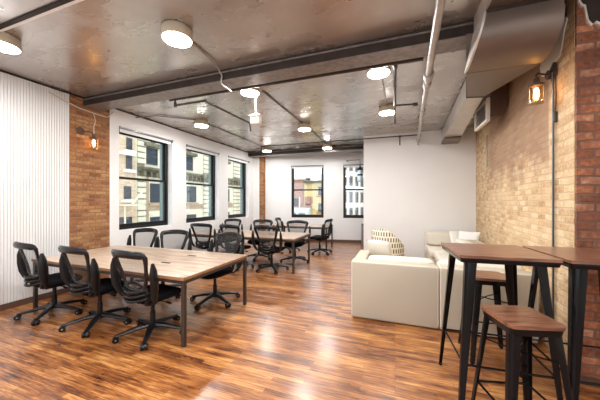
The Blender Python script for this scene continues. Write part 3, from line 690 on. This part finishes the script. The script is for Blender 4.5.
desk('work_desk', -4.95, -2.06, 5.34, 6.52, 'oak desk in the middle behind the longest near desk', grom=((.6, 0), (-.5, 0)))
desk('work_desk', -4.5, -2.02, 8.13, 9.0, 'oak desk at the back under the far window', grom=((.6, 0),))

# ------------------------------------------------------------------ office chair
def office_chair():
    root = empty('office_chair')
    # star base
    hub = MB().lathe([(.035, .075), (.045, .085), (.045, .135), (.03, .15)], 16); hub.build('base_hub', M['plastic'], root)
    for k in range(5):
        a_ = R(96 + 72 * k); c, s = math.cos(a_), math.sin(a_); rr_ = .365
        pts = [(c*.03, s*.03, .115), (c*.16, s*.16, .105), (c*.30, s*.30, .078), (c*rr_, s*rr_, .070)]
        MB().tube(pts, [.042, .036, .028, .022], 8, flat=.7).build('base_leg', M['plastic'], root)
        cs = MB(); ax = Vector((-s, c, 0)); ct = Vector((c*(rr_), s*(rr_), .033))
        for sd in (-1, 1): cs.tube([ct + ax*sd*.007, ct + ax*sd*.032], .0325, 14)
        cs.tube([ct + Vector((0, 0, .02)), ct + Vector((0, 0, .045))], .012, 8)
        o = cs.build('castor', M['plastic'], root)
        h2 = MB().tube([ct - ax*.034, ct + ax*.034], .009, 8); h2.build('castor_hub', M['chrome'], o)
    MB().lathe([(.030, .14), (.030, .27), (.022, .275), (.022, .41)], 16).build('gas_lift', M['plastic'], root)
    mc = MB(); mc.rbox(-.10, .10, -.13, .10, .385, .435, .015); mc.tube([(.06, 0, .41), (.24, .02, .405)], .007, 6); mc.tube([(.22, .02, .405), (.29, .02, .402)], .014, 8); mc.build('tilt_mechanism', M['plastic'], root)
    # seat: superellipse cushion
    rings = []
    for (z, k) in ((.430, .80), (.436, .92), (.455, 1.0), (.485, 1.0), (.502, .95), (.510, .82), (.512, .5)):
        ring = []
        for i in range(40):
            t = 2*math.pi*i/40; c, s = math.cos(t), math.sin(t)
            x = .255*k*math.copysign(abs(c)**.55, c); y_ = .25*k*math.copysign(abs(s)**.55, s)
            zz = z - (.03*max(0, y_/.25 - .55)**1.3*1.6) + .012*(abs(x)/.25)**2
            ring.append((x, y_ + .03, zz))
        rings.append(ring)
    MB().loft(rings).build('seat', M['seat'], root)
    # backrest (rear of chair at -y)
    def BP(u, v):   # u -1..1, v 0..1 : outline of the back
        hw = .155 + (.28 - .155) * (max(v, 0) ** .8)
        x = u * hw; z = .60 + .40 * v; y_ = -.235 - .13 * max(v, 0) ** 1.3 + .20 * x * x / .08 * .4
        return Vector((x, y_, z))
    outline = []
    for i in range(9): outline.append(BP(-1, i/9*.9 + .04))
    for u, v in ((-.99, .93), (-.94, .975), (-.85, 1.0), (-.6, 1.02), (-.3, 1.035), (0, 1.04), (.3, 1.035), (.6, 1.02), (.85, 1.0), (.94, .975), (.99, .93)): outline.append(BP(u, v))
    for i in range(8, -1, -1): outline.append(BP(1, i/9*.9 + .04))
    for u, v in ((.9, -.02), (.6, -.04), (.2, -.05), (-.2, -.05), (-.6, -.04), (-.9, -.02)): outline.append(BP(u, max(v, -.05) + 0))
    rad = []
    n = len(outline)
    for p in outline: rad.append(.028 + .014 * max(0, (p.z - .87) / .14))
    MB().tube(outline, rad, 10, closed=True, flat=.55, up=(0, 1, 0)).build('back_frame', M['frame_gloss'], root)
    grid = [[BP(-1 + 2*i/14, -.03 + 1.04*j/12) + Vector((0, .004 + .012*math.sin(math.pi*i/14), 0)) for j in range(13)] for i in range(15)]
    grid = [[g_ if 0 < i < 14 else g_ for g_ in row] for i, row in enumerate(grid)]
    MB().sheet(grid).build('back_mesh', M['mesh'], root)
    # lumbar bowl and slats
    for k in range(3):
        z = .475 + k * .05; hw = .195 - .008 * (2 - k)
        pts = []
        for i in range(13):
            u = -1 + 2*i/12; pts.append((u*hw, -.285 + .085*u*u, z + .03*u*u))
        MB().tube(pts, [.012 + .007*(1 - abs(-1 + 2*i/12)) for i in range(13)], 8, flat=1.0, up=(0, 1, 0)).build('lumbar_slat', M['frame_gloss'], root)
    yk = MB()
    for s in (-1, 1):
        yk.tube([(s*.185, -.205, .62), (s*.20, -.20, .56), (s*.195, -.19, .50), (s*.15, -.18, .44), (s*.05, -.12, .405)], [.018, .022, .024, .024, .022], 8)
    yk.build('back_yoke', M['plastic'], root)
    # flip-up armrests, turned upright
    for s in (-1, 1):
        ar = empty_arm = MB()
        pts = [(s*.285, -.17, .47), (s*.318, -.20, .54), (s*.342, -.22, .62), (s*.352, -.23, .73), (s*.35, -.24, .84), (s*.343, -.246, .92)]
        ar.tube(pts, [.024, .036, .046, .048, .040, .016], 12, flat=.62, up=(1, 0, 0)).build('armrest', M['arm_pad'], root)
        MB().tube([(s*.19, -.16, .44), (s*.26, -.16, .455), (s*.285, -.175, .50)], .02, 8, flat=.7).build('arm_bracket', M['plastic'], root)
    return root
proto = office_chair(); first = [True]
def chair(x, y, rz, label, group):
    o = proto if first[0] else copy_tree(proto)
    first[0] = False
    o.location = (x, y, 0); o.rotation_euler = (0, 0, R(rz)); tag(o, label, 'chair', group)
G1 = 'mesh chairs at the long near desk'; G2 = 'mesh chairs at the middle desk'; G3 = 'mesh chairs at the back desk'
chair(-2.72, 2.37, -6, 'black mesh office chair at the near desk corner, largest in view, back to the viewer', G1)
chair(-3.58, 2.33, -6, 'black mesh office chair between two others on the near side of the long desk', G1)
chair(-4.50, 2.32, -8, 'black mesh office chair beside the white beadboard wall', G1)
chair(-4.50, 3.48, 182, 'black mesh office chair across the near desk, in front of the brick pier', G1)
chair(-3.72, 3.44, 186, 'black mesh office chair across the near desk, below the tall side window', G1)
chair(-2.67, 3.46, 170, 'black mesh office chair across the near desk by its right end, seat under the tabletop', G1)
chair(-4.40, 5.44, 4, 'black mesh office chair at the middle desk below the middle side window', G2)
chair(-3.52, 5.40, -8, 'black mesh office chair at the middle desk, middle of its near side', G2)
chair(-2.66, 5.47, -2, 'black mesh office chair at the middle desk by the front corner leg', G2)
chair(-4.55, 6.43, 178, 'black mesh office chair at the far side of the middle desk, by the side windows', G2)
chair(-3.52, 6.43, 184, 'black mesh office chair across the middle desk, in front of the brick column', G2)
chair(-2.45, 6.42, 188, 'black mesh office chair at the far side of the middle desk, by its right end', G2)
chair(-2.15, 7.74, 84, 'black mesh office chair seen side on by the corner leg of the back desk', G3)
chair(-3.2, 7.72, -78, 'black mesh office chair turned sideways at the near side of the back desk', G3)

# ------------------------------------------------------------------ bar tables and stools
def tleg(p0, p1, w0, w1, ang, th=.004):
    """rounded corner channel leg, p0 top, p1 bottom, outer corner pointing along ang"""
    rings = []
    for p, wd in ((p0, w0), (Vector(p0).lerp(Vector(p1), .5), (w0+w1)/2), (p1, w1)):
        ring = []; r_ = wd * .42
        out = [(wd, 0), (r_, 0)] + [(r_ - r_*math.sin(R(t)), r_ - r_*math.cos(R(t))) for t in (22, 45, 68)] + [(0, r_), (0, wd)]
        inn = [(th, wd), (th, r_)] + [(r_ - (r_-th)*math.sin(R(t)), r_ - (r_-th)*math.cos(R(t))) for t in (68, 45, 22)] + [(r_, th), (wd, th)]
        for (a_, b_) in out + inn:
            v = Vector((a_, b_, 0)); v = Matrix.Rotation(R(ang), 3, 'Z') @ v; ring.append(Vector(p) + v)
        rings.append(ring)
    return MB().loft(rings, smooth=True)
def rrect(hw, hd, r_, n=5):
    pts = []
    for cx, cy, a0 in ((hw-r_, hd-r_, 0), (-hw+r_, hd-r_, 90), (-hw+r_, -hd+r_, 180), (hw-r_, -hd+r_, 270)):
        for k in range(n+1): a_ = R(a0 + 90*k/n); pts.append((cx + r_*math.cos(a_), cy + r_*math.sin(a_)))
    return pts
def metal_stand(g, h, top, thick, foot, w0, w1, rail_z, top_r, inset, apron=.06, seat_name='seat'):
    tpl = rrect(top, top, top_r)
    MB().prism(tpl, 'z', h - thick, h).build(seat_name, M['walnut'], g)
    ap = MB(); o1 = rrect(top - .006, top - .006, top_r); o2 = rrect(top - .012, top - .012, top_r)
    o3 = rrect(top - .022, top - .022, top_r)
    n = len(o1)
    rings = [[(x, y, h - thick - .001) for x, y in o1], [(x, y, h - thick - .012) for x, y in o1], [(x, y, h - thick - apron) for x, y in o2], [(x, y, h - thick - apron) for x, y in o3], [(x, y, h - thick - .012) for x, y in o3]]
    ap.loft(rings, caps=True, smooth=False); ap.build('apron', M['gunmetal'], g)
    ti = top - inset
    for sx, sy, an in ((1, 1, 180), (-1, 1, 270), (-1, -1, 0), (1, -1, 90)):
        l = tleg((sx*ti, sy*ti, h - thick - .02), (sx*foot, sy*foot, .012), w0, w1, an)
        o = l.build('leg', M['gunmetal'], g)
        MB().tube([(sx*(foot - w1*.45), sy*(foot - w1*.45), 0), (sx*(foot - w1*.45), sy*(foot - w1*.45), .014)], w1*.45, 10).build('rubber_foot', M['plastic'], o)
    def at(z, k=.02): t = 1 - z / (h - thick - .02); q = ti + (foot - ti) * t - k; return q
    for z in rail_z:
        q = at(z)
        for a_, b_ in (((-q, -q), (q, -q)), ((q, -q), (q, q)), ((q, q), (-q, q)), ((-q, q), (-q, -q))):
            MB().tube([(*a_, z), (*b_, z)], .008, 8).build('stretcher', M['gunmetal'], g)
    return at
def bar_table(x, y, rz, label):
    g = empty('bar_table', (x, y, 0), R(rz)); tag(g, label, 'table', 'square bar tables')
    at = metal_stand(g, 1.18, .312, .02, .326, .070, .032, (.36,), .02, .058, .036, 'tabletop')
    return g
def stool(x, y, rz, label):
    g = empty('bar_stool', (x, y, 0), R(rz)); tag(g, label, 'stool', 'wood topped metal bar stools')
    at = metal_stand(g, .83, .166, .022, .212, .055, .032, (.27,), .045, .02, .045, 'seat')
    z = .60; q = at(z, .015)
    for s in (-1, 1): MB().tube([(-q, -q*s, z), (0, 0, z - .0 + .012*s), (q, q*s, z)], .006, 6).build('cross_brace', M['gunmetal'], g)
    return g
bar_table(.744, 2.570, 4, 'square walnut topped bar table over the front stool, left of the pair')
bar_table(1.400, 2.614, 4, 'square walnut topped bar table against the red brick corner, right of the pair')
stool(.772, 2.125, 15, 'wood topped black metal bar stool in front of the bar tables')
stool(.885, 3.18, 4, 'wood topped black metal bar stool half hidden behind the bar tables')

# ------------------------------------------------------------------ sofa
def cushion(mb, cx, cy, cz, hx, hy, hz, mat=None, n=18, e=.5):
    rings = []
    for j in range(n + 1):
        ph = -math.pi/2 + math.pi*j/n; cp, sp = math.cos(ph), math.sin(ph)
        ring = []
        for i in range(28):
            t = 2*math.pi*i/28; c, s = math.cos(t), math.sin(t)
            k = max(cp, .0) ** e
            p = Vector((hx*k*math.copysign(abs(c)**e, c), hy*math.copysign(abs(sp)**.9, sp), hz*k*math.copysign(abs(s)**e, s)))
            if mat: p = mat @ p
            ring.append(p + Vector((cx, cy, cz)))
        rings.append(ring)
    return mb.loft(rings)
def sofa_module(loc, rz, wdt, dep, label, arm=0, h=.765, mat=None, group='linen sofa modules'):
    """local: back along y=0 (outside face at y=0, seat towards +y), x 0..wdt; arm=-1 arm on x=0 side"""
    g = empty('sofa_module', loc, R(rz)); tag(g, label, 'sofa', group)
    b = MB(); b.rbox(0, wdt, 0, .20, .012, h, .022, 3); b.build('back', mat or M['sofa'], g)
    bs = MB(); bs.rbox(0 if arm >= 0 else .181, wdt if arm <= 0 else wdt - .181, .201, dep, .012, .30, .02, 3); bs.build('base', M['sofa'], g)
    if arm:
        a0, a1 = (0, .18) if arm < 0 else (wdt - .18, wdt)
        am = MB(); am.rbox(a0, a1, .201, dep, .012, h - .005, .022, 3); am.build('arm', M['sofa'], g)
    pp = MB(); z = h - .006
    pp.tube([(.012, .012, z), (wdt - .012, .012, z)], .009, 6); pp.tube([(.012, .008, .05), (.012, .008, z)], .007, 6); pp.tube([(wdt - .012, .008, .05), (wdt - .012, .008, z)], .007, 6)
    pp.tube([(.012, .012, z), (.012, .19, z)], .009, 6)
    pp.build('piping', M['piping'], g)
    x0 = .19 if arm < 0 else .01; x1 = wdt - .19 if arm > 0 else wdt - .01
    sc_ = MB(); sc_.rbox(x0, x1, .21, dep + .02, .305, .47, .05, 4); sc_.build('seat_cushion', M['sofa_light'], g)
    bc = MB(); cushion(bc, (x0+x1)/2, .33, .64, (x1-x0)/2, .115, .165, e=.28); bc.build('back_cushion', M['sofa_light'], g)
    ft = MB()
    for fx in (.08, wdt - .08):
        for fy in (.08, dep - .08): ft.box(fx - .03, fx + .03, fy - .03, fy + .03, 0, .012)
    ft.build('foot', M['plastic'], g)
    return g
sofa_module((-.56, 3.60, 0), 0, 1.065, .93, 'oatmeal linen sofa module at the free end of the row, back to the viewer', arm=-1)
sofa_module((.512, 3.60, 0), 0, .97, .93, 'oatmeal linen sofa module behind the bar tables, back to the viewer')
sofa_module((1.62, 4.58, 0), 90, 1.88, .80, 'linen sofa module along the tan brick wall')
g = sofa_module((1.80, 7.70, 0), 180, 1.07, 1.15, 'pale linen sofa module against the white partition', h=.80, mat=M['sofa_light'])
def pillow(name, loc, hx, hz, rx, rz, mat, label, th=.07, grp=None):
    mt = Matrix.Rotation(R(rz), 4, 'Z') @ Matrix.Rotation(R(rx), 4, 'X')
    mb = MB(); n = 14; grid = []
    for side in (-1, 1):
        grid = []
        for i in range(n + 1):
            row = []
            for j in range(n + 1):
                u = -1 + 2*i/n; v = -1 + 2*j/n
                k = ((1 - u*u) * (1 - v*v)) ** .45
                px_ = u * hx * (1 - .08*(1 - v*v) * (0 if abs(u) < .99 else 1)); pz_ = v * hz * (1 - .08*(1 - u*u) * (0 if abs(v) < .99 else 1))
                row.append(mt @ Vector((px_, side * th * k, pz_)))
            grid.append(row)
        mb.sheet(grid)
    o = mb.build(name, mat, loc=loc); tag(o, label, 'cushion', grp); return o
pillow('throw_pillow', (1.40, 7.02, .70), .22, .2, -18, 25, M['pillow'], 'white throw cushion on the sofa against the partition')
pillow('throw_pillow', (1.52, 6.75, .70), .22, .22, -15, -35, M['pillow'], 'cream throw cushion in the corner by the tan brick wall')
pillow('throw_pillow', (-.22, 4.14, .86), .19, .15, 28, -20, M['sofa_light'], 'pale striped throw cushion at the free end of the near sofa')

# patterned barrel armchair
g = empty('barrel_armchair', (-.17, 6.62, 0), R(-20)); g.scale = (.92, .92, .94); tag(g, 'rounded armchair in cream fabric with dark dashes beside the white partition', 'armchair')
outer, inner = [], []
def shell(rad, z0, hf):
    return None
import bmesh as _b
sg = []; nA = 40
def hgt(t): return .60 + .42 * max(0, math.cos((t + .25) * .85)) ** .9     # t angle from the back centre
vs = []
for i in range(nA + 1):
    t = R(-125 + 250 * i / nA); h_ = hgt(t)
    prof = [(.40, .12), (.40, h_ - .04), (.385, h_ - .01), (.355, h_), (.325, h_ - .01), (.31, h_ - .04), (.31, .42)]
    nz = []
    for (r0, z0) in prof: nz.append(Vector((r0 * math.sin(t), -r0 * math.cos(t), z0)))
    # subdivide the outer side for a smooth fabric
    vs.append(nz)
mb = MB().loft([list(v) for v in vs], caps=True)
mb.build('shell', M['dash'], g, uvf=lambda co: (math.atan2(co.x, -co.y) * .40, co.z))
MB().lathe([(.10, .12), (.34, .12), (.36, .16), (.36, .38), (.33, .43), (.1, .445)], 36, loc=(0, .04, 0)).build('seat', M['pillow'], g)
MB().lathe([(.2, 0), (.28, .01), (.28, .118)], 24).build('plinth', M['plastic'], g)

# dark low cabinet past the partition
g = empty('low_cabinet', (-.98, 9.75, 0), ang); tag(g, 'narrow dark grey cabinet peeking past the white partition', 'cabinet')
b = MB(); b.rbox(-.16, .4, -.2, .2, 0, .72, .012); b.build('body', plain('cabinet_grey', (.20, .20, .20), .5), g)
MB().box(-.165, .405, -.205, .205, .721, .74).build('top', M['black'], g)

# pendant on a bracket in front of the second far window
g = empty('pendant_lantern', (-1.19, 9.72, 2.70)); tag(g, 'black capped glass pendant lamp hanging before the second far window', 'pendant lamp')
MB().lathe([(.018, .16), (.03, .12), (.05, .08), (.11, .02), (.12, 0), (.10, -.005)], 20).build('cap', M['black'], g)
MB().lathe([(.085, -.006), (.095, -.10), (.095, -.38), (.06, -.42)], 20).build('glass_jar', plain('milky_blue_glass', (.62, .74, .80), .2), g)
MB().lathe([(.097, -.15), (.099, -.16), (.099, -.20), (.097, -.21)], 20).build('band', M['fac_glass'], g)
MB().tube([(0, 0, .15), (0, 0, .37), (-.50, .0, .37), (-.50, .34, .37)], .012, 8).build('bracket_pipe', M['blackpipe'], g)
